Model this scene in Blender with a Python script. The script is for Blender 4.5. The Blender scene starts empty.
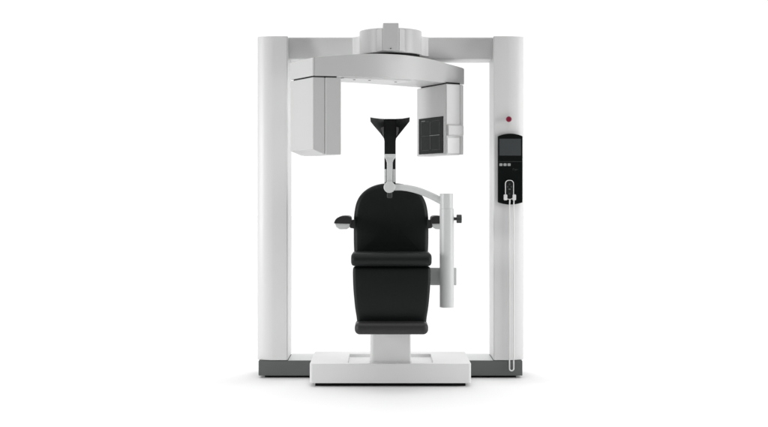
import bpy, bmesh, math
from mathutils import Vector

# ------------------------------------------------------------------ scene, camera
C = bpy.context.scene.collection
sc = bpy.context.scene
F, CX, HZ, DIST, EYE = 1320.0, 384.0, 195.0, 8.0, 1.109   # focal length in photo pixels, principal point, distance, eye height

def px(x, Y):            # photo column -> metres right of the axis, at depth Y
    return (x - CX) * (DIST + Y) / F
def pz(y, Y):            # photo row -> metres above the floor, at depth Y
    return EYE - (y - HZ) * (DIST + Y) / F

cam = bpy.data.cameras.new('camera')
cam.sensor_width = 36; cam.lens = 36 * F / 768
cam.shift_y = -(213.5 - HZ) / 768
cam.clip_start = 0.1; cam.clip_end = 500
co = bpy.data.objects.new('camera', cam); C.objects.link(co)
co.location = (0, -DIST, EYE); co.rotation_euler = (math.pi / 2, 0, 0)
sc.camera = co

# ------------------------------------------------------------------ materials
def mat(name, col, rough=0.4, spec=0.5, metal=0.0, bump=0.0, scale=300, var=0.0, coat=0.0, emit=0.0):
    m = bpy.data.materials.new(name); m.use_nodes = True
    nt = m.node_tree; b = nt.nodes['Principled BSDF']
    b.inputs['Base Color'].default_value = (*col, 1)
    b.inputs['Roughness'].default_value = rough
    b.inputs['Specular IOR Level'].default_value = spec
    b.inputs['Metallic'].default_value = metal
    b.inputs['Coat Weight'].default_value = coat
    b.inputs['Coat Roughness'].default_value = 0.15
    tc = nt.nodes.new('ShaderNodeTexCoord')
    if var:
        n = nt.nodes.new('ShaderNodeTexNoise'); n.inputs['Scale'].default_value = 6; n.inputs['Detail'].default_value = 5
        nt.links.new(tc.outputs['Object'], n.inputs['Vector'])
        r = nt.nodes.new('ShaderNodeMapRange')
        r.inputs['To Min'].default_value = rough - var; r.inputs['To Max'].default_value = rough + var
        nt.links.new(n.outputs['Fac'], r.inputs['Value']); nt.links.new(r.outputs['Result'], b.inputs['Roughness'])
    if bump:
        n = nt.nodes.new('ShaderNodeTexNoise'); n.inputs['Scale'].default_value = scale; n.inputs['Detail'].default_value = 3
        nt.links.new(tc.outputs['Object'], n.inputs['Vector'])
        bp = nt.nodes.new('ShaderNodeBump'); bp.inputs['Strength'].default_value = bump; bp.inputs['Distance'].default_value = 0.002
        nt.links.new(n.outputs['Fac'], bp.inputs['Height']); nt.links.new(bp.outputs['Normal'], b.inputs['Normal'])
    return m

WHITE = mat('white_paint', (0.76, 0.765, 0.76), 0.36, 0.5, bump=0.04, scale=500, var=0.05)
WHITE_SHADED = mat('white_enamel', (0.59, 0.595, 0.59), 0.33, 0.5, bump=0.03, scale=500, var=0.04)  # white paint with shade put into its colour, for arm, housing and heads
SILVER = mat('pale_grey_enamel', (0.66, 0.67, 0.67), 0.32, 0.5, bump=0.03, scale=500)
GREY = mat('bracket_grey', (0.6, 0.62, 0.61), 0.4)
PLINTH = mat('dark_grey_paint', (0.12, 0.128, 0.125), 0.5, 0.4, bump=0.05, scale=400, var=0.06)
SHADOW = mat('black_rubber', (0.012, 0.012, 0.012), 0.8, 0.2)  # rubber feet; the black also paints shade into gaps at necks and bearing
VINYL = mat('black_vinyl', (0.006, 0.0078, 0.0078), 0.48, 0.27, bump=0.22, scale=260, var=0.06)
VINYL_LIT = mat('charcoal_vinyl', (0.022, 0.022, 0.023), 0.46, 0.4, bump=0.22, scale=260, var=0.06)  # black vinyl again, top light put into its colour by lightening it
BLACK = mat('black_plastic', (0.010, 0.011, 0.011), 0.35, 0.4, bump=0.05, scale=500)
GLINT = mat('hinge_grey', (0.13, 0.13, 0.132), 0.4, 0.5)
DGREY = mat('dark_grey_plastic', (0.045, 0.046, 0.047), 0.45, 0.4)
GLASSY = mat('panel_black', (0.0075, 0.009, 0.009), 0.35, 0.06)
SCREEN = mat('screen_glass', (0.062, 0.068, 0.071), 0.22, 0.4)
LINE = mat('grey_marking', (0.05, 0.053, 0.053), 0.5, 0.2)
LINE2 = mat('pale_marking', (0.25, 0.26, 0.26), 0.5, 0.2)
KEY = mat('grey_key', (0.36, 0.37, 0.37), 0.5)
CORD = mat('white_cord', (0.8, 0.8, 0.79), 0.4)
RED = mat('red_plastic', (0.23, 0.012, 0.04), 0.35)

fm = bpy.data.materials.new('studio_floor'); fm.use_nodes = True
fb = fm.node_tree.nodes['Principled BSDF']
fb.inputs['Base Color'].default_value = (0.922, 0.922, 0.922, 1); fb.inputs['Roughness'].default_value = 0.75
fb.inputs['Specular IOR Level'].default_value = 0.2
_n = fm.node_tree.nodes.new('ShaderNodeTexNoise'); _n.inputs['Scale'].default_value = 40
_b = fm.node_tree.nodes.new('ShaderNodeBump'); _b.inputs['Strength'].default_value = 0.02
fm.node_tree.links.new(_n.outputs['Fac'], _b.inputs['Height']); fm.node_tree.links.new(_b.outputs['Normal'], fb.inputs['Normal'])

# ------------------------------------------------------------------ helpers
def finish(name, bm, m, parent=None, smooth=40, wn=True):
    bmesh.ops.remove_doubles(bm, verts=bm.verts, dist=1e-6)
    bmesh.ops.recalc_face_normals(bm, faces=bm.faces)
    me = bpy.data.meshes.new(name); bm.to_mesh(me); bm.free()
    me.materials.append(m)
    for p in me.polygons: p.use_smooth = True
    me.set_sharp_from_angle(angle=math.radians(smooth))
    o = bpy.data.objects.new(name, me); C.objects.link(o)
    if parent is not None:
        o.parent = parent
        w = parent; off = Vector((0, 0, 0))
        while w is not None:
            off += w.location; w = w.parent
        me.transform(__import__('mathutils').Matrix.Translation(-off))
    if wn:
        wm = o.modifiers.new('weighted', 'WEIGHTED_NORMAL'); wm.keep_sharp = True
    return o

def bevel(bm, r, seg=3, ang=30, sel=None):
    bm.normal_update()
    ed = [e for e in bm.edges if len(e.link_faces) == 2 and e.calc_face_angle(0) > math.radians(ang) and (sel is None or sel(e))]
    if ed: bmesh.ops.bevel(bm, geom=ed, offset=r, segments=seg, profile=0.5, affect='EDGES', clamp_overlap=True)

def prism_into(bm, pts, a0, a1, axis='z'):
    """polygon pts extruded along an axis: 'z' pts are (x,y); 'y' pts are (x,z); 'x' pts are (y,z)"""
    def P(p, a):
        return {'z': (p[0], p[1], a), 'y': (p[0], a, p[1]), 'x': (a, p[0], p[1])}[axis]
    lo = [bm.verts.new(P(p, a0)) for p in pts]; hi = [bm.verts.new(P(p, a1)) for p in pts]
    n = len(pts)
    bm.faces.new(lo[::-1]); bm.faces.new(hi)
    for i in range(n):
        bm.faces.new((lo[i], lo[(i + 1) % n], hi[(i + 1) % n], hi[i]))

def prism(pts, a0, a1, axis='z', r=0.0, seg=3, ang=30):
    bm = bmesh.new(); prism_into(bm, pts, a0, a1, axis)
    bmesh.ops.recalc_face_normals(bm, faces=bm.faces)
    if r: bevel(bm, r, seg, ang)
    return bm

def box(x0, x1, y0, y1, z0, z1, r=0.0, seg=3):
    return prism([(x0, y0), (x1, y0), (x1, y1), (x0, y1)], z0, z1, 'z', r, seg)

def circle(cx, cy, r, n=32, a0=0.0):
    return [(cx + r * math.cos(a0 + 2 * math.pi * i / n), cy + r * math.sin(a0 + 2 * math.pi * i / n)) for i in range(n)]

def rrect(x0, x1, y0, y1, r, n=6):
    out = []
    for cx, cy, a in ((x1 - r, y1 - r, 0), (x0 + r, y1 - r, 90), (x0 + r, y0 + r, 180), (x1 - r, y0 + r, 270)):
        for i in range(n + 1):
            t = math.radians(a + 90 * i / n)
            out.append((cx + r * math.cos(t), cy + r * math.sin(t)))
    return out

def smooth_pts(pts, n=8, closed=False):
    """Catmull-Rom through pts"""
    out = []; N = len(pts)
    rng = range(N) if closed else range(N - 1)
    g = (lambda i: pts[i % N]) if closed else (lambda i: pts[max(0, min(N - 1, i))])
    for i in rng:
        p0, p1, p2, p3 = g(i - 1), g(i), g(i + 1), g(i + 2)
        for k in range(n):
            t = k / n
            out.append(tuple(0.5 * (2 * b + (c - a) * t + (2 * a - 5 * b + 4 * c - d) * t * t + (3 * b - a - 3 * c + d) * t ** 3)
                             for a, b, c, d in zip(p0, p1, p2, p3)))
    if not closed: out.append(tuple(pts[-1]))
    return out

def inset(pts, d):
    n = len(pts); out = []
    area = sum(pts[i][0] * pts[(i + 1) % n][1] - pts[(i + 1) % n][0] * pts[i][1] for i in range(n))
    s = 1 if area > 0 else -1
    for i in range(n):
        a, b, c = Vector(pts[i - 1]), Vector(pts[i]), Vector(pts[(i + 1) % n])
        e1 = (b - a).normalized(); e2 = (c - b).normalized()
        n1 = Vector((-e1.y, e1.x)) * s; n2 = Vector((-e2.y, e2.x)) * s
        m = (n1 + n2)
        m = m / max(m.length_squared, 0.3) * 2 if m.length > 1e-6 else n1
        out.append(tuple(b + m * d))
    return out

def pad(outline, yf, th, r, crown=0.0, lean=None):
    """upholstered panel: XZ outline, front face at yf, thickness th, edge radius r, front swollen by crown"""
    bm = bmesh.new(); rings = []
    prof = [(r, th), (r * 0.3, th - r * 0.3), (0, th - r)]
    k = 6
    for i in range(k + 1):
        t = math.pi / 2 * i / k
        prof.append((r - r * math.cos(t), r - r * math.sin(t)))
    xs = [p[0] for p in outline]; zs = [p[1] for p in outline]
    cx, cz = (min(xs) + max(xs)) / 2, (min(zs) + max(zs)) / 2
    hx, hz = (max(xs) - min(xs)) / 2, (max(zs) - min(zs)) / 2
    def Y(p, d, f):
        y = yf + d
        if f: y -= crown * max(0, 1 - ((p[0] - cx) / hx) ** 2) * max(0, 1 - ((p[1] - cz) / hz) ** 4)
        if lean: y += lean(p[1])
        return y
    for ins, d in prof:
        ring = inset(outline, ins)
        rings.append([bm.verts.new((p[0], Y(p, d, d < th - r), p[1])) for p in ring])
    base = inset(outline, r)
    for s in (0.85, 0.68, 0.5, 0.33, 0.18, 0.07):
        ring = [(cx + (p[0] - cx) * s, cz + (p[1] - cz) * s) for p in base]
        rings.append([bm.verts.new((p[0], Y(p, 0, True), p[1])) for p in ring])
    n = len(outline)
    for a, b in zip(rings, rings[1:]):
        for i in range(n):
            bm.faces.new((a[i], a[(i + 1) % n], b[(i + 1) % n], b[i]))
    bm.faces.new(rings[0])
    cv = bm.verts.new((cx, Y((cx, cz), 0, True), cz))
    for i in range(n): bm.faces.new((rings[-1][i], rings[-1][(i + 1) % n], cv))
    return bm

def tube(path, r, n=10, closed=False):
    bm = bmesh.new(); rings = []
    P = [Vector(p) for p in path]
    up = Vector((0, 1, 0))
    for i, p in enumerate(P):
        t = (P[min(i + 1, len(P) - 1)] - P[max(i - 1, 0)]).normalized()
        a = t.cross(up)
        if a.length < 1e-4: a = t.cross(Vector((1, 0, 0)))
        a.normalize(); b = t.cross(a)
        rings.append([bm.verts.new(p + (a * math.cos(2 * math.pi * k / n) + b * math.sin(2 * math.pi * k / n)) * r) for k in range(n)])
    for a, b in zip(rings, rings[1:]):
        for i in range(n): bm.faces.new((a[i], a[(i + 1) % n], b[(i + 1) % n], b[i]))
    bm.faces.new(rings[0]); bm.faces.new(rings[-1])
    return bm

def thing(name, label, cat, loc):
    o = bpy.data.objects.new(name, None); C.objects.link(o)
    o.location = loc; o['label'] = label; o['category'] = cat
    o.empty_display_size = 0.2
    return o

# ------------------------------------------------------------------ floor
bm = box(-60, 60, -3.0, 60, -0.004, 0.0)                # white sweep the machine stands on, ending in front of it
fl = finish('floor', bm, fm, wn=False); fl['kind'] = 'structure'
GROUND = mat('grey_ground', (0.2, 0.2, 0.2), 0.7, 0.2, bump=0.05, scale=60, var=0.08)
gr = finish('ground', box(-60, 60, -60, 60, -0.2, -0.006), GROUND, wn=False); gr['kind'] = 'structure'  # unseen dark surface added to cut light bounced onto the machine's front

# ================================================================== SCANNER
S = thing('x_ray_scanner', 'tall white dental x-ray scanner with two pillars, crossbeam, curved rotating arm and dark grey base', 'scanner', (px(390.5, 0), 0.15, 0))

xl, xr = px(257, 0), px(524, 0)                      # outer faces of the pillars
xli, xri = px(287.6, 0), px(493.6, 0)                # inner front edges
DEP = 0.33
zt = pz(36.8, 0.03)

# base: one dark plinth from pillar to pillar, standing on a set-back foot
bz0, bz1 = pz(375.6, 0), pz(360.2, 0)
base = finish('base', box(xl + 0.009, xr - 0.009, 0, DEP, bz0, bz1 - 0.003, 0.003, 2), PLINTH, S)
finish('base_foot', box(xl + 0.045, xr - 0.045, 0.04, DEP - 0.02, 0.0005, bz0, 0), SHADOW, base)
finish('top_plate', box(xli + 0.003, xri - 0.003, 0.004, DEP - 0.004, bz1 - 0.003, bz1 + 0.001, 0.0015, 2), SILVER, base)  # thin paler layer over the top of the base

# pillars: front face flat beside the opening and curving away towards the outside
def pillar_plan(xi, xo):
    s = 1 if xo > xi else -1
    w = abs(xo - xi); A = math.radians(37); R = w * 0.58 / math.sin(A)
    pts = [(xi, DEP), (xi, 0.006), (xi + s * 0.006, 0.0)]
    for i in range(1, 15):
        a = A * i / 14
        pts.append((xi + s * (0.42 * w + R * math.sin(a)), 0.0 + R * (1 - math.cos(a))))
    pts += [(xo, DEP - 0.03), (xo - s * 0.008, DEP - 0.008), (xo - s * 0.03, DEP)]
    return pts if s > 0 else pts
for xi, xo in ((xli, xl), (xri, xr)):
    finish('pillar', prism(pillar_plan(xi, xo), bz1, zt, 'z', 0.0025, 2, 50), WHITE, S)

# crossbeam, set back from the pillar fronts
YB = 0.085
zb = pz(58.6, YB)
ztb = pz(37.4, YB)
face = []
for i in range(13):                                    # gently bowed front, turning under towards the lower edge
    k = i / 12; face.append((YB + 0.034 * k ** 2.2, ztb - 0.004 - (ztb - 0.004 - zb - 0.004) * k))
finish('crossbeam', prism([(DEP + 0.02, zb), (DEP + 0.02, ztb), (YB + 0.004, ztb)] + face + [(YB + 0.040, zb)], xli + 0.0005, xri - 0.0005, 'x'), WHITE, S, smooth=50)

# mount: saddle that carries the bearing housing, with concave flanks
AX, AY, AR = px(390.6, -0.06), -0.06, 0.187
mp = []
def flank(s):
    out = []
    for i in range(9):
        t = math.pi / 2 * i / 8
        out.append((AX + s * (0.232 - 0.046 * math.sin(t)), YB - 0.012 - 0.10 * (1 - math.cos(t)) ** 0.8))
    return out
mp = [(AX - 0.232, YB + 0.05)] + flank(-1) + [(AX - 0.165, YB - 0.14), (AX + 0.165, YB - 0.14)] + flank(1)[::-1] + [(AX + 0.232, YB + 0.05)]
finish('mount', prism(mp, zb + 0.012, pz(37.0, 0.06), 'z', 0.003, 2, 50), WHITE, S)

# bearing housing with its front block
hz0, hz1 = pz(52.2, AY - AR), pz(27.7, AY - AR)
hb = bmesh.new()
prism_into(hb, circle(AX, AY, AR, 72), hz0, hz1)
bmesh.ops.recalc_face_normals(hb, faces=hb.faces); bevel(hb, 0.006, 3, 50)
hous = finish('bearing_housing', hb, WHITE_SHADED, S)
bw = 0.0485
blk = []
for i in range(7):                                 # flank from the housing out to the block, left side, slightly hollow
    t = math.pi / 2 * i / 6
    blk.append((AX - bw - 0.034 + 0.031 * (i / 6) ** 1.2, AY - AR + 0.012 - 0.052 * (i / 6)))
blk2 = [(2 * AX - x, y) for x, y in blk[::-1]]
fillet = prism([(AX - bw - 0.034, AY - 0.1)] + blk + blk2 + [(AX + bw + 0.034, AY - 0.1)], hz0 + 0.004, pz(28.6, AY - AR - 0.04), 'z', 0.002, 2, 55)
finish('block_fillet', fillet, WHITE_SHADED, hous)
front_block = prism([(AX - bw, AY - 0.12), (AX - bw + 0.003, AY - AR - 0.050), (AX + bw - 0.003, AY - AR - 0.050), (AX + bw, AY - 0.12)], hz0 + 0.006, pz(23.0, AY - AR - 0.05), 'z', 0.004, 3, 40)
fbk = finish('front_block', front_block, WHITE_SHADED, hous)
yb = AY - AR - 0.050
finish('screw', prism(circle(px(390.7, yb), pz(48.6, yb), 0.0035, 14), yb - 0.003, yb + 0.004, 'y', 0.0006, 1), DGREY, hous)
finish('bearing_ring', prism(circle(AX, AY, AR - 0.012, 64), hz0 - 0.014, hz0 + 0.002), SHADOW, hous)
finish('turntable', prism(circle(AX, AY, AR - 0.026, 64), 1.922, hz0 - 0.011, 'z', 0.003, 2, 50), WHITE_SHADED, hous)

# rotating arm, bowed in plan and arched on top.   stations: front x, front y, top z
st = [(px(312.6, -0.45), -0.45, 1.895), (px(326, -0.435), -0.435, 1.904), (px(340.7, -0.41), -0.41, 1.913), (px(360, -0.37), -0.37, 1.9235), (px(380, -0.315), -0.315, 1.931),
      (px(400, -0.24), -0.24, 1.934), (px(416, -0.165), -0.165, 1.931), (px(431, -0.075), -0.075, 1.924), (px(447, 0.05), 0.05, 1.910), (px(457, 0.105), 0.105, 1.899), (px(464.6, 0.15), 0.15, 1.889)]
bk = [(-0.558, -0.17), (-0.50, -0.155), (-0.42, -0.125), (-0.33, -0.085), (-0.23, -0.03), (-0.12, 0.05), (-0.02, 0.14), (0.09, 0.25), (0.2, 0.36), (0.27, 0.43), (0.33, 0.49)]
ss = smooth_pts(st, 5); bs = smooth_pts(bk, 5)
AZ0 = 1.791
uend = Vector((st[1][0] - st[0][0], st[1][1] - st[0][1])).normalized()
def endpts(d): return [(ss0[0] + uend.x * d, ss0[1] + uend.y * d) for ss0 in (st[0], bk[0])]
ss[0] = (*endpts(0.0165)[0], ss[0][2]); bs[0] = endpts(0.0165)[1]
bm = bmesh.new(); secs = []
for (fx, fy, z), (bx, by) in zip(ss, bs):
    secs.append([bm.verts.new(v) for v in ((fx, fy, AZ0), (fx, fy, z), (bx, by, z), (bx, by, AZ0))])
for a, b in zip(secs, secs[1:]):
    for i in range(4): bm.faces.new((a[i], a[(i + 1) % 4], b[(i + 1) % 4], b[i]))
bm.faces.new(secs[0]); bm.faces.new(secs[-1])
bmesh.ops.recalc_face_normals(bm, faces=bm.faces)
bevel(bm, 0.024, 5, 40, lambda e: all((v.co - Vector((ss[-1][0], ss[-1][1], v.co.z))).length < 0.02 for v in e.verts))
bevel(bm, 0.009, 4, 35)
arm = finish('rotating_arm', bm, WHITE_SHADED, S, smooth=35)
p0, p1 = endpts(0.0), endpts(0.0145)
finish('end_cap', prism([p0[0], p1[0], p1[1], p0[1]], AZ0, st[0][2], 'z', 0.006, 3), WHITE_SHADED, arm)
pm = [tuple(Vector(a) * (1 - k) + Vector(b) * k) for d in (0.010, 0.020) for a, b in [endpts(d)] for k in (0.03, 0.97)]
finish('cap_gasket', prism([pm[0], pm[2], pm[3], pm[1]], AZ0 + 0.006, st[0][2] - 0.006), DGREY, arm)
# shallow cover under the arm
def armpt(i, t):
    return (ss[i][0] * (1 - t) + bs[i][0] * t, ss[i][1] * (1 - t) + bs[i][1] * t)
cov = [armpt(i, 0.14) for i in range(12, 32, 2)] + [armpt(i, 0.86) for i in range(30, 10, -2)]
finish('underside_cover', prism(cov, AZ0 - 0.007, AZ0 + 0.002, 'z', 0.0025, 2), WHITE, arm)
for i, t in ((16, 0.3), (20, 0.3), (27, 0.3)):
    p = armpt(i, t)
    finish('cover_screw', prism(circle(p[0], p[1], 0.008, 14), AZ0 - 0.009, AZ0 - 0.005), DGREY, arm)

# x-ray tube head below the near end of the arm, its lower outer edge chamfered
u = Vector((st[2][0] - st[0][0], st[2][1] - st[0][1], 0)); wl = u.length; u.normalize()
vv = Vector((-0.149, 0.28, 0)); dl = vv.length; vv.normalize()
L0 = Vector((st[0][0] + 0.0015, st[0][1] + 0.004, 0))
HT = AZ0 - 0.007
zc, zb2 = pz(149.5, -0.45), pz(154.6, -0.43)
def head_prism(prof, d0, d1, r, seg=3):
    """prof: (distance along the face, z); swept from d0 to d1 along the head's depth"""
    bm = bmesh.new()
    A = [bm.verts.new(L0 + u * s + vv * d0 + Vector((0, 0, z))) for s, z in prof]
    B = [bm.verts.new(L0 + u * s + vv * d1 + Vector((0, 0, z))) for s, z in prof]
    bm.faces.new(A); bm.faces.new(B[::-1]); n = len(prof)
    for i in range(n): bm.faces.new((A[i], A[(i + 1) % n], B[(i + 1) % n], B[i]))
    bmesh.ops.recalc_face_normals(bm, faces=bm.faces)
    bevel(bm, r, seg, 15)
    return bm
sx = wl * 0.43
tube_head = finish('tube_head', head_prism([(0, HT), (0, zc), (sx - 0.001, zb2), (sx - 0.001, HT)], 0.0, dl, 0.005), WHITE_SHADED, S)
finish('inner_cover', head_prism([(sx + 0.0015, HT), (sx + 0.0015, zb2), (wl, zb2), (wl, HT)], -0.004, dl - 0.004, 0.006), WHITE_SHADED, tube_head)
finish('seam', head_prism([(sx - 0.02, HT - 0.01), (sx - 0.02, zb2 + 0.012), (sx + 0.02, zb2 + 0.012), (sx + 0.02, HT - 0.01)], 0.012, dl - 0.02, 0.0), DGREY, tube_head)
finish('mounting_neck', head_prism([(0.012, AZ0 + 0.004), (0.012, HT - 0.004), (wl - 0.02, HT - 0.004), (wl - 0.02, AZ0 + 0.004)], 0.012, dl - 0.02, 0.0), SHADOW, tube_head)

# detector head below the far end, panel facing the patient
N0 = Vector((px(446.2, 0.0), 0.0, 0)); R0 = Vector((px(463.8, 0.085), 0.085, 0)); BV = Vector((-0.168, 0.385, 0))
zd0, zd1 = 1.353, 1.7835
un = (R0 - N0).normalized(); wn_ = (R0 - N0).length; bn = BV.normalized(); bl = BV.length
def q(s, d): return N0 + un * s + bn * d
def plan(s0, s1, d0, d1): return [tuple(q(s, d).xy) for s, d in ((s0, d0), (s1, d0), (s1, d1), (s0, d1))]
det = finish('detector_head', prism(plan(0, wn_ * 0.79, 0, bl), zd0, zd1, 'z', 0.006, 3), WHITE_SHADED, S)
finish('side_cover', prism(plan(wn_ * 0.79 + 0.0015, wn_, 0.004, bl - 0.01), zd0 + 0.003, zd1 - 0.001, 'z', 0.005, 3), WHITE_SHADED, det)
finish('mounting_neck', prism(plan(0.018, wn_ - 0.02, 0.02, bl - 0.03), zd1 - 0.004, AZ0 + 0.004), SHADOW, det)
finish('seam', prism(plan(wn_ * 0.79 - 0.01, wn_ * 0.79 + 0.012, 0.012, bl - 0.02), zd0 + 0.01, zd1 - 0.01), DGREY, det)
# raised band across the outer face, with a rounded return towards the panel side
zh0, zh1 = pz(136.0, 0.0), pz(124.2, 0.0)
finish('cover_band', prism(plan(0.004, wn_ - 0.005, -0.014, 0.05), zh0, zh1, 'z', 0.011, 4), WHITE_SHADED, det)
lb0, lb1 = pz(153.6, 0.01), pz(136.8, 0.01)
finish('service_flap', prism(plan(0.008, wn_ * 0.74, -0.003, 0.02), lb0 + 0.002, lb1 - 0.004, 'z', 0.0025, 2), WHITE, det)
# panel on the inner face, its own depth from the photo columns
nrm = Vector((bn.y, -bn.x, 0)); nrm = -nrm if nrm.x > 0 else nrm
d_at = lambda X: None
def dcol(xpix):          # distance along the inner face that shows at a photo column
    lo, hi = 0.0, bl
    for _ in range(40):
        m_ = (lo + hi) / 2; p = q(0, m_); xx = CX + F * p.x / (DIST + p.y)
        if xx > xpix: lo = m_
        else: hi = m_
    return lo
dA, dB = dcol(443.2), dcol(419.2)
pA = q(0, dA)
pz1 = pz(116.2, pA.y); pz0 = pz(153.0, pA.y)
def on_face(bm, d0, d1, z0, z1, off0, off1):
    pts = [q(0, d0) + nrm * off0, q(0, d1) + nrm * off0, q(0, d1) + nrm * off1, q(0, d0) + nrm * off1]
    prism_into(bm, [tuple(p.xy) for p in pts], z0, z1)
bm = bmesh.new(); on_face(bm, dA, dB, pz0, pz1, -0.004, 0.004); bmesh.ops.recalc_face_normals(bm, faces=bm.faces); bevel(bm, 0.0015, 2)
finish('detector_panel', bm, GLASSY, det)
bm = bmesh.new()
dm = (dA + dB) / 2; zm = (pz0 + pz1) / 2
e = 0.0008
def hline(d0, d1, z, w): on_face(bm, d0, d1, z - w, z + w, 0.003, 0.004 + e)
def vline(d, z0, z1, w): on_face(bm, d - w, d + w, z0, z1, 0.003, 0.004 + e)
sp = dB - dA; hh = pz1 - pz0
for a, b in ((0.10, 0.44), (0.56, 0.9)):
    for c in (0.1, 0.9): hline(dA + sp * a, dA + sp * b, pz0 + hh * c, 0.0012)
for a, b in ((0.12, 0.46), (0.54, 0.88)):
    for c in (0.12, 0.5, 0.88): vline(dA + sp * c, pz0 + hh * a, pz0 + hh * b, 0.0035 if c != 0.5 else 0.0045)
hline(dA + sp * 0.56, dA + sp * 0.9, zm, 0.0012)
finish('panel_grid', bm, LINE, det, wn=False)
for a, b, z, t in ((0.12, 0.54, zm, 0.0018), (0.72, 0.88, pz0 + hh * 0.925, 0.0014)):
    bm = bmesh.new(); hline(dA + sp * a, dA + sp * b, z, t); finish('pale_mark', bm, LINE2, det, wn=False)

# emergency stop on the right pillar front
def pil(x):        # depth of the right pillar's front at a metre position
    w = xr - xri; A = math.radians(37); R = w * 0.58 / math.sin(A); s = max(0, x - xri - 0.42 * w)
    return R - math.sqrt(max(R * R - s * s, 0))
bx, bz = px(508.6, -0.01), pz(119.4, -0.01)
yb = pil(bx)
eb = finish('emergency_button', prism(circle(bx, bz, 0.0172, 28), yb - 0.034, yb - 0.016, 'y', 0.006, 4), RED, S)
finish('button_stem', prism(circle(bx, bz, 0.0105, 24), yb - 0.02, yb + 0.01, 'y'), DGREY, eb)

# control panel: black console with arched ends
YP = -0.022
def conx(x): return px(x, YP)
def conz(y): return pz(y, YP)
pts = []
for i in range(13):
    t = i / 12; x = 498.0 + 24.6 * t
    pts.append((conx(x), conz(136.2 - 2.6 * (1 - (2 * t - 1) ** 2))))
for i in range(13):
    t = i / 12; x = 522.6 - 24.6 * t
    pts.append((conx(x), conz(202.4 + 2.2 * (1 - (2 * t - 1) ** 2))))
cp = finish('control_panel', prism(pts, YP, 0.075, 'y', 0.0025, 2, 50), GLASSY, S)
finish('screen', prism([(conx(a), conz(b)) for a, b in ((499.4, 155.6), (520.9, 155.6), (520.9, 138.8), (499.4, 138.8))], YP - 0.0012, YP + 0.003, 'y', 0.0005, 1), SCREEN, cp)
finish('divider', prism([(conx(a), conz(b)) for a, b in ((498.6, 161.8), (522.0, 161.8), (522.0, 161.4), (498.6, 161.4))], YP - 0.0006, YP + 0.003, 'y'), LINE, cp)
for k in range(3):
    x0 = 499.4 + 4.05 * k
    finish('key', prism(rrect(conx(x0), conx(x0 + 3.1), conz(166.0), conz(163.4), 0.003, 3), YP - 0.003, YP + 0.003, 'y', 0.0006, 1), KEY, cp)
bm = bmesh.new()                                       # tiny line of lettering, too small to read in the photo
for x0, x1, y0, y1 in ((512.8, 513.2, 168.5, 170.3), (513.2, 514.0, 168.4, 168.8), (514.3, 514.6, 169.0, 170.2), (514.6, 515.3, 169.9, 170.3),
                       (515.5, 515.8, 168.9, 170.3), (516.1, 516.8, 168.9, 169.3), (516.1, 516.4, 168.9, 170.3), (517.2, 518.0, 169.4, 169.8)):
    prism_into(bm, [(conx(x0), conz(y1)), (conx(x1), conz(y1)), (conx(x1), conz(y0)), (conx(x0), conz(y0))], YP - 0.0006, YP + 0.002, 'y')
finish('lettering', bm, LINE, cp, wn=False)
for x0, x1 in ((503.6, 507.0), (512.2, 515.7)):
    finish('holder_clip', prism(rrect(conx(x0), conx(x1), conz(200.3), conz(194.4), 0.006, 4), YP - 0.024, YP + 0.003, 'y', 0.003, 2), CORD, cp)

# ================================================================== HANDSET
YH = YP - 0.022
hx = lambda x: px(x, YH)
hzz = lambda y: pz(y, YH)
H = thing('handset', 'small black handset with white rim on the console, its white cord looping down', 'handset', (hx(509.5), YP, hzz(190)))
body = rrect(hx(505.2), hx(513.9), hzz(199.6), hzz(180.0), 0.022, 6)
finish('body', prism(inset(body, 0.003), YH + 0.001, YP - 0.0015, 'y', 0.003, 2, 50), BLACK, H)
ctr = inset(body, 0.0022)
bm = bmesh.new(); n = len(body)
for k in range(n):                                      # rim as a closed band
    a0, a1 = body[k], body[(k + 1) % n]; b0, b1 = inset(body, 0.0042)[k], inset(body, 0.0042)[(k + 1) % n]
    V = [bm.verts.new((p[0], y, p[1])) for y in (YH - 0.001, YP - 0.004) for p in (a0, a1, b1, b0)]
    bm.faces.new(V[0:4]); bm.faces.new((V[0], V[1], V[5], V[4])); bm.faces.new((V[3], V[2], V[6], V[7])); bm.faces.new(V[4:8])
finish('rim', bm, CORD, H)
for x, y in ((509.5, 184.4), (507.6, 186.8), (511.4, 186.8), (509.5, 189.2), (509.5, 193.8)):
    finish('button', prism(circle(hx(x), hzz(y), 0.0058, 16), YH - 0.0012, YH + 0.002, 'y', 0.0008, 1), DGREY, H)
finish('grip_mark', prism([(hx(508.3), hzz(189.4)), (hx(510.7), hzz(189.4)), (hx(510.7), hzz(189.0)), (hx(508.3), hzz(189.0))], YH - 0.0018, YH, 'y'), LINE2, H)
YC = -0.018
xa, xb = px(509.5, YC), px(513.7, YC)
path = [(xa, YH + 0.008, hzz(198.5)), (xa, YH + 0.008, hzz(201)), (xa, YC, pz(206, YC)), (xa, YC, pz(300, YC))]
rc = (xb - xa) / 2
zc0 = pz(370.6, YC) + rc
path += [(xa, YC, zc0 + 0.02)] + [((xa + xb) / 2 - rc * math.cos(math.pi * i / 12), YC, zc0 - rc * math.sin(math.pi * i / 12)) for i in range(13)]
path += [(xb, YC, pz(300, YC)), (xb, YC, pz(206, YC)), (xb, YP - 0.004, pz(201.5, YC)), (xb, YP - 0.004, pz(199, YC))]
finish('cord', tube(path, 0.0042, 10), CORD, H, smooth=80, wn=False)

# ================================================================== CHAIR
K = thing('examination_chair', 'black padded examination chair on a low white platform, with head support and side post', 'chair', (px(390.5, -0.1), -0.1, 0))
PF, PB = -0.375, 0.22
pxl, pxr = px(309.6, PF), px(471.2, PF)
pt, pb0 = pz(363.6, PF), pz(383.1, PF)
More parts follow.
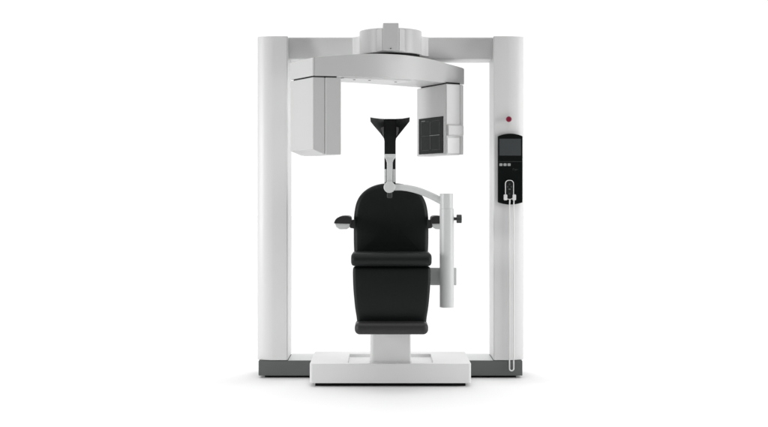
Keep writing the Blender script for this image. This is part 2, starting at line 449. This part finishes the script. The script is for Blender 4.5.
# platform: front body, thinner rear tongue over the base bar, slot cut in the top where the column slides
xs0, xs1 = px(348.8, -0.1), px(431.8, -0.1)
YS0, YS1 = -0.335, 0.10
sd = 0.018
plat = bmesh.new()
prism_into(plat, [(pxl, PF), (pxr, PF), (pxr, -0.006), (pxl, -0.006)], pb0, pt - sd)
# bottom slab plus a deck ring round the slot
ring_o = [(pxl, PF), (pxr, PF), (pxr, PB), (pxl, PB)]
plat.free()
def platform_mesh():
    bm = bmesh.new()
    zt_, zl, zm_ = pt, pt - sd, bz1 + 0.006
    V = {}
    def v(x, y, z):
        k = (round(x, 5), round(y, 5), round(z, 5))
        if k not in V: V[k] = bm.verts.new((x, y, z))
        return V[k]
    def f(*ps): bm.faces.new([v(*p) for p in ps])
    O = [(pxl, PF), (pxr, PF), (pxr, PB), (pxl, PB)]; I = [(xs0, YS0), (xs1, YS0), (xs1, YS1), (xs0, YS1)]
    for i in range(4):
        j = (i + 1) % 4
        f((*O[i], zt_), (*O[j], zt_), (*I[j], zt_), (*I[i], zt_))            # deck
        f((*I[i], zt_), (*I[j], zt_), (*I[j], zl), (*I[i], zl))              # slot walls
    f(*[(*p, zl) for p in I])
    YN = -0.008
    f((pxl, PF, zt_), (pxr, PF, zt_), (pxr, PF, pb0), (pxl, PF, pb0))        # front
    for x in (pxl, pxr):
        f((x, PF, zt_), (x, PB, zt_), (x, PB, zm_), (x, YN, zm_), (x, YN, pb0), (x, PF, pb0))
    f((pxl, PB, zt_), (pxr, PB, zt_), (pxr, PB, zm_), (pxl, PB, zm_))
    f((pxl, PB, zm_), (pxr, PB, zm_), (pxr, YN, zm_), (pxl, YN, zm_))
    f((pxl, YN, zm_), (pxr, YN, zm_), (pxr, YN, pb0), (pxl, YN, pb0))
    f((pxl, PF, pb0), (pxr, PF, pb0), (pxr, YN, pb0), (pxl, YN, pb0))
    bmesh.ops.recalc_face_normals(bm, faces=bm.faces)
    bevel(bm, 0.018, 5, 30, lambda e: all(abs(w.co.y - PF) < 1e-4 for w in e.verts) and abs(e.verts[0].co.x - e.verts[1].co.x) < 1e-4)
    bevel(bm, 0.005, 3, 40, lambda e: all(w.co.z > pt - 1e-4 for w in e.verts) and not all(xs0 - 1e-3 < w.co.x < xs1 + 1e-3 and YS0 - 1e-3 < w.co.y < YS1 + 1e-3 for w in e.verts))
    bevel(bm, 0.0015, 2, 40)
    return bm
pl = finish('platform', platform_mesh(), WHITE, K, smooth=35)
finish('platform_foot', box(pxl + 0.03, pxr - 0.03, PF + 0.045, -0.012, 0.0005, pb0 + 0.001), SHADOW, pl)

# column
c0, c1 = px(370.1, -0.355), px(410.8, -0.355)
cy0, cy1 = -0.333, -0.06
colp = [(c1, cy0 + 0.006), (c1, cy1), (c0, cy1)]
r = 0.026
colp += [(c0 + r - r * math.cos(math.pi / 2 * i / 8), cy0 + r - r * math.sin(math.pi / 2 * i / 8)) for i in range(9)]
colp += [(c1 - 0.006, cy0)]
clm = finish('column', prism(colp, pt - sd + 0.0005, 0.69, 'z', 0.002, 2, 60), WHITE, K)
finish('column_foot', prism(inset(colp, -0.004), pt - sd + 0.0008, pt - sd + 0.027, 'z', 0.002, 2, 60), WHITE, clm)

# backrest
YK = -0.16
half = [(391, 183.2), (398, 183.4), (405, 184.6), (412, 187.2), (418, 191.2), (422.6, 196.2), (425.6, 202), (427.4, 209), (428.4, 218), (428.6, 232), (428.4, 246), (427.8, 258)]
rt = smooth_pts([(px(a, YK), pz(b, YK)) for a, b in half], 3)
xm = px(391.1, YK)
out = rt + [(2 * xm - a, b) for a, b in rt[::-1]][:-1]
finish('backrest', pad(out, YK, 0.085, 0.026, 0.018), VINYL, K, smooth=60, wn=False)

# seat: cushion with a rolled front
YS = -0.56
s0, s1 = px(351.0, YS), px(431.8, YS)
z1, z0 = pz(253.2, YS), pz(266.6, YS)
prof = []
rr = (z1 - z0) / 2
for i in range(15):
    t = math.pi / 2 + math.pi * i / 14
    prof.append((YS + 0.036 + 0.036 * math.cos(t), (z0 + z1) / 2 + rr * math.sin(t)))
prof += [(-0.12, z0 + 0.012), (-0.10, z0 + 0.03), (-0.10, z1 - 0.02), (-0.12, z1 - 0.004)]
bm = bmesh.new()                                     # ends swell round: stations across
stt = [(0.0, 0.55), (0.003, 0.76), (0.009, 0.9), (0.018, 0.975), (0.032, 1.0)]
W = s1 - s0
xs = [(s0 + a, k) for a, k in stt] + [(s0 + W * t, 1.0) for t in (0.25, 0.5, 0.75)] + [(s1 - a, k) for a, k in stt[::-1]]
cyp, czp = (YS - 0.1) / 2, (z0 + z1) / 2
rings = []
for x, k in xs:
    bulge = 0.0025 * (1 - ((x - (s0 + s1) / 2) / (W / 2)) ** 2)
    dk = (1 - k) * rr
    rings.append([bm.verts.new((x, y + (dk if y < cyp else -dk) - (bulge * 3 if y < cyp else 0), czp + (z - czp) * k)) for y, z in prof])
for a, b in zip(rings, rings[1:]):
    for i in range(len(prof)): bm.faces.new((a[i], a[(i + 1) % len(prof)], b[(i + 1) % len(prof)], b[i]))
bm.faces.new(rings[0]); bm.faces.new(rings[-1])
finish('seat', bm, VINYL, K, smooth=50, wn=False)

# leg rest
YL = -0.525
half = [(391.7, 266.3), (410, 266.3), (424, 266.5), (429.2, 267.0), (430.6, 270), (430.6, 278), (430.2, 288), (429.4, 298), (428.4, 308), (427.0, 317), (426.0, 325), (424, 326.6), (412, 327), (391.7, 327)]
rt = [(px(a, YL), pz(b, YL)) for a, b in half]
xm = px(391.7, YL)
rt = smooth_pts(rt, 3)
out = rt + [(2 * xm - a, b) for a, b in rt[::-1]][1:-1]
zmid = pz(296, YL)
finish('leg_rest', pad(out, YL, 0.075, 0.02, 0.012, lambda z: 0.9 * (z - zmid) ** 2 * 0.5), VINYL, K, smooth=60, wn=False)
finish('leg_rest_bracket', box(px(378, -0.45), px(404, -0.45), -0.46, -0.32, 0.45, 0.62, 0.004, 2), DGREY, K)

# footrest
YF = -0.63
f0, f1 = px(354.6, YF), px(428.4, YF)
g1, g0 = pz(322.8, YF), pz(334.9, YF)
fr = bmesh.new(); prism_into(fr, rrect(f0, f1, YF, -0.40, 0.03, 6), g0, g1)
bmesh.ops.recalc_face_normals(fr, faces=fr.faces)
bevel(fr, 0.028, 6, 50)
finish('footrest', fr, VINYL_LIT, K, smooth=50)

# armrests
def armrest(mirror):
    xm = 391.2
    X = (lambda x: px(2 * xm - x, -0.3)) if mirror else (lambda x: px(x, -0.3))
    Z = lambda y: pz(y, -0.3)
    ordr = lambda pts: pts[::-1] if mirror else pts
    topc = smooth_pts([(334.0, 223.4), (334.6, 221.2), (336.6, 218.4), (340.5, 216.4), (345.5, 215.9), (349.2, 216.5), (350.8, 218.5), (351.0, 223.8)], 4)
    y0, y1 = -0.30, -0.02
    a = bmesh.new()
    prism_into(a, [(X(p[0]), Z(p[1])) for p in topc], y0, y1, 'y')
    bmesh.ops.recalc_face_normals(a, faces=a.faces); bevel(a, 0.012, 4, 50, lambda e: all(w.co.y < y0 + 0.001 or w.co.y > y1 - 0.001 for w in e.verts))
    A = finish('armrest', a, VINYL_LIT, K, smooth=50)
    sh = [(334.6, 223.2), (349.6, 223.4), (349.2, 227.6), (346.5, 229.2), (339.5, 229.3), (336.2, 227.2)]
    finish('armrest_shell', prism([(X(p[0]), Z(p[1])) for p in sh], y0 + 0.008, y1 - 0.02, 'y', 0.004, 3, 20), SILVER, A)
    br = [(348.0, 221), (353.5, 220.0), (358, 219.5), (358, 230), (353.0, 229.2), (349.4, 228.6)]
    finish('armrest_bracket', prism([(X(p[0]), Z(p[1])) for p in br], -0.155, -0.085, 'y', 0.004, 2, 20), DGREY, A)
armrest(False); armrest(True)

# head support: black stem with a winged pad, rising behind the chin rest
YN = -0.14
X = lambda x: px(x, YN)
Z = lambda y: pz(y, YN)
stem = [(384.2, 118.9), (395.8, 118.9), (396.3, 137.6), (395.7, 141.0), (395.6, 186), (384.5, 186), (384.4, 141.0), (383.7, 137.6)]
hs = finish('head_support', prism([(X(a), Z(b)) for a, b in stem], YN, YN + 0.028, 'y', 0.0035, 2, 25), BLACK, K)
for s in (-1, 1):
    f = (lambda x: x) if s < 0 else (lambda x: 2 * 390.0 - x)
    poly = [(384.4, 118.9), (377.5, 118.6), (370.2, 117.3), (370.5, 121.6), (374.0, 126.0), (380.6, 133.6), (384.4, 139.0)]
    bm = bmesh.new(); n = len(poly)
    A = []; B = []
    for a, b in poly:
        t = (384.4 - a) / 14.2
        y = YN + 0.004 - 0.09 * t ** 1.3
        A.append(bm.verts.new((px(f(a), y), y, pz(b, y)))); B.append(bm.verts.new((px(f(a), y), y + 0.016, pz(b, y))))
    bm.faces.new(A); bm.faces.new(B[::-1])
    for i in range(n): bm.faces.new((A[i], A[(i + 1) % n], B[(i + 1) % n], B[i]))
    bmesh.ops.triangulate(bm, faces=[fc for fc in bm.faces if len(fc.verts) > 4])
    bmesh.ops.recalc_face_normals(bm, faces=bm.faces); bevel(bm, 0.003, 2, 45)
    finish('wing', bm, BLACK, hs)
    gp = [(px(f(x), YN - 0.006), pz(y, YN - 0.006)) for x, y in ((380.4, 128.0), (383.6, 126.8), (383.7, 136.0), (382.3, 134.8))]
    finish('hinge', prism(gp, YN - 0.012, YN + 0.01, 'y', 0.002, 2), GLINT, hs)  # pale grey colour stands in for the glints where wings meet stem

# chin rest and its swinging arm, in front of the head support
YR = -0.42
X = lambda x: px(x, YR)
Z = lambda y: pz(y, YR)
cr = [(384.7, 154.6), (395.7, 154.6), (395.6, 157.4), (393.4, 160.2), (392.6, 162.5), (392.5, 184), (387.0, 184), (386.9, 162.5), (386.1, 160.2), (384.8, 157.4)]
ch = finish('chin_rest', prism([(X(a), Z(b)) for a, b in cr], YR - 0.012, YR + 0.016, 'y', 0.004, 3, 25), SILVER, K)
finish('chin_cup', prism(rrect(X(384.6), X(395.8), Z(157.2), Z(154.2), 0.006, 4), YR - 0.028, YR + 0.03, 'y', 0.004, 3, 50), SILVER, ch)
for a, b in ((384.4, 386.7), (392.8, 395.9)):
    finish('sleeve', prism(rrect(X(a), X(b), Z(182.2), Z(169.2), 0.004, 3), YR - 0.004, YR + 0.03, 'y', 0.003, 2, 50), SILVER, ch)
    finish('sleeve_collar', prism(rrect(X(a + 0.25), X(b - 0.25), Z(176.9), Z(175.9), 0.002, 2), YR - 0.0055, YR + 0.02, 'y'), GREY, ch)
jn = prism(circle(X(389.4), Z(187.2), 5.75 * (DIST + YR) / F, 40), YR - 0.03, YR + 0.03, 'y', 0.007, 4, 50)
finish('joint', jn, SILVER, ch)
finish('latch', prism(rrect(X(387.0), X(392.3), Z(198.2), Z(191.5), 0.008, 4), YR + 0.0, YR + 0.024, 'y', 0.005, 3, 50), DGREY, ch)
cl = smooth_pts([(391, 187.6), (401, 187.4), (410, 188.6), (419, 190.9), (428, 194.4), (436, 198.2), (444, 202.4)], 5)
bm = bmesh.new(); secs = []
n = 14
for i, (a, b) in enumerate(cl):
    p, nx = cl[max(i - 1, 0)], cl[min(i + 1, len(cl) - 1)]
    t = Vector((nx[0] - p[0], -(nx[1] - p[1]))).normalized(); nn = Vector((-t.y, t.x))
    hh_ = (3.1 + 0.5 * i / len(cl)) * (DIST + YR) / F
    c = Vector((X(a), Z(b)))
    secs.append([bm.verts.new((c.x + nn.x * hh_ * sn, YR + 0.017 * cs, c.y + nn.y * hh_ * sn))
                 for sn, cs in ((math.copysign(abs(math.sin(2 * math.pi * k / n)) ** 0.7, math.sin(2 * math.pi * k / n)), math.copysign(abs(math.cos(2 * math.pi * k / n)) ** 0.7, math.cos(2 * math.pi * k / n))) for k in range(n))])
for a, b in zip(secs, secs[1:]):
    for i in range(n): bm.faces.new((a[i], a[(i + 1) % n], b[(i + 1) % n], b[i]))
bm.faces.new(secs[0]); bm.faces.new(secs[-1])
finish('swing_arm', bm, SILVER, K, smooth=60, wn=False)

# side post
pc = px(446.8, YR); pr = 7.1 * (DIST + YR) / F
post = finish('side_post', prism(circle(pc, YR, pr, 48), Z(307.2), Z(208.6), 'z', 0.003, 2, 50), SILVER, K)
finish('upper_sleeve', prism(circle(pc - 0.002, YR, pr * 0.93, 48), Z(208.6) - 0.002, Z(193.6), 'z', 0.003, 2, 50), SILVER, post)
kz = Z(218.8)
finish('knob_shaft', prism(circle(YR, kz, 0.009, 16), pc + pr - 0.006, X(457.4), 'x'), DGREY, post)
kb = bmesh.new()
kp = [(YR + (0.026 if k % 2 else 0.0225) * math.cos(2 * math.pi * k / 24), kz + (0.026 if k % 2 else 0.0225) * math.sin(2 * math.pi * k / 24)) for k in range(24)]
prism_into(kb, kp, X(456.6), X(461.6), 'x'); bmesh.ops.recalc_face_normals(kb, faces=kb.faces); bevel(kb, 0.003, 2, 60)
finish('knob', kb, DGREY, post)
finish('bracket', box(px(426, -0.36), px(456.4, -0.36), -0.365, -0.335, pz(285.2, -0.365), pz(267.9, -0.365), 0.003, 2), GREY, K)
finish('bracket_clamp', box(X(441.5), X(452.5), YR, -0.36, Z(282), Z(270), 0.004, 2), GREY, K)

# ------------------------------------------------------------------ light: white studio, dim behind the camera, large soft lamps
w = bpy.data.worlds.new('World'); sc.world = w; w.use_nodes = True
nt = w.node_tree; bg = nt.nodes['Background']
tc = nt.nodes.new('ShaderNodeTexCoord'); sep = nt.nodes.new('ShaderNodeSeparateXYZ')
nt.links.new(tc.outputs['Generated'], sep.inputs[0])
def ramp(sock, a, b, lo, hi):
    m = nt.nodes.new('ShaderNodeMapRange'); m.interpolation_type = 'SMOOTHSTEP'
    m.inputs['From Min'].default_value = a; m.inputs['From Max'].default_value = b
    m.inputs['To Min'].default_value = lo; m.inputs['To Max'].default_value = hi
    nt.links.new(sock, m.inputs['Value']); return m.outputs['Result']
r1 = ramp(sep.outputs['Y'], -0.25, 0.8, 0.02, 1.06)
r2 = ramp(sep.outputs['Z'], 0.25, 0.95, 0.0, 1.16)
ad = nt.nodes.new('ShaderNodeMath'); ad.operation = 'ADD'
nt.links.new(r1, ad.inputs[0]); nt.links.new(r2, ad.inputs[1])
nt.links.new(ad.outputs[0], bg.inputs['Strength'])
bg.inputs['Color'].default_value = (1, 1, 1, 1)

def area(name, loc, target, sx, sy, power):
    l = bpy.data.lights.new(name, 'AREA'); l.shape = 'RECTANGLE'; l.size = sx; l.size_y = sy; l.energy = power
    o = bpy.data.objects.new(name, l); C.objects.link(o); o.location = loc
    o.rotation_euler = (Vector(target) - Vector(loc)).to_track_quat('-Z', 'Y').to_euler()
area('softbox', (-5.8, -2.9, 1.5), (0, 0, 1.4), 1.0, 2.0, 145)
area('softbox', (6.0, -1.8, 1.7), (0, 0, 1.2), 2.5, 2.6, 140)

vs = sc.view_settings
sc.display_settings.display_device = 'sRGB'
vs.view_transform = 'Standard'; vs.look = 'None'; vs.exposure = 0.0; vs.gamma = 1.0; vs.use_curve_mapping = False
sc.render.engine = 'CYCLES'
sc.cycles.max_bounces = 8; sc.cycles.diffuse_bounces = 5
sc.cycles.use_denoising = True
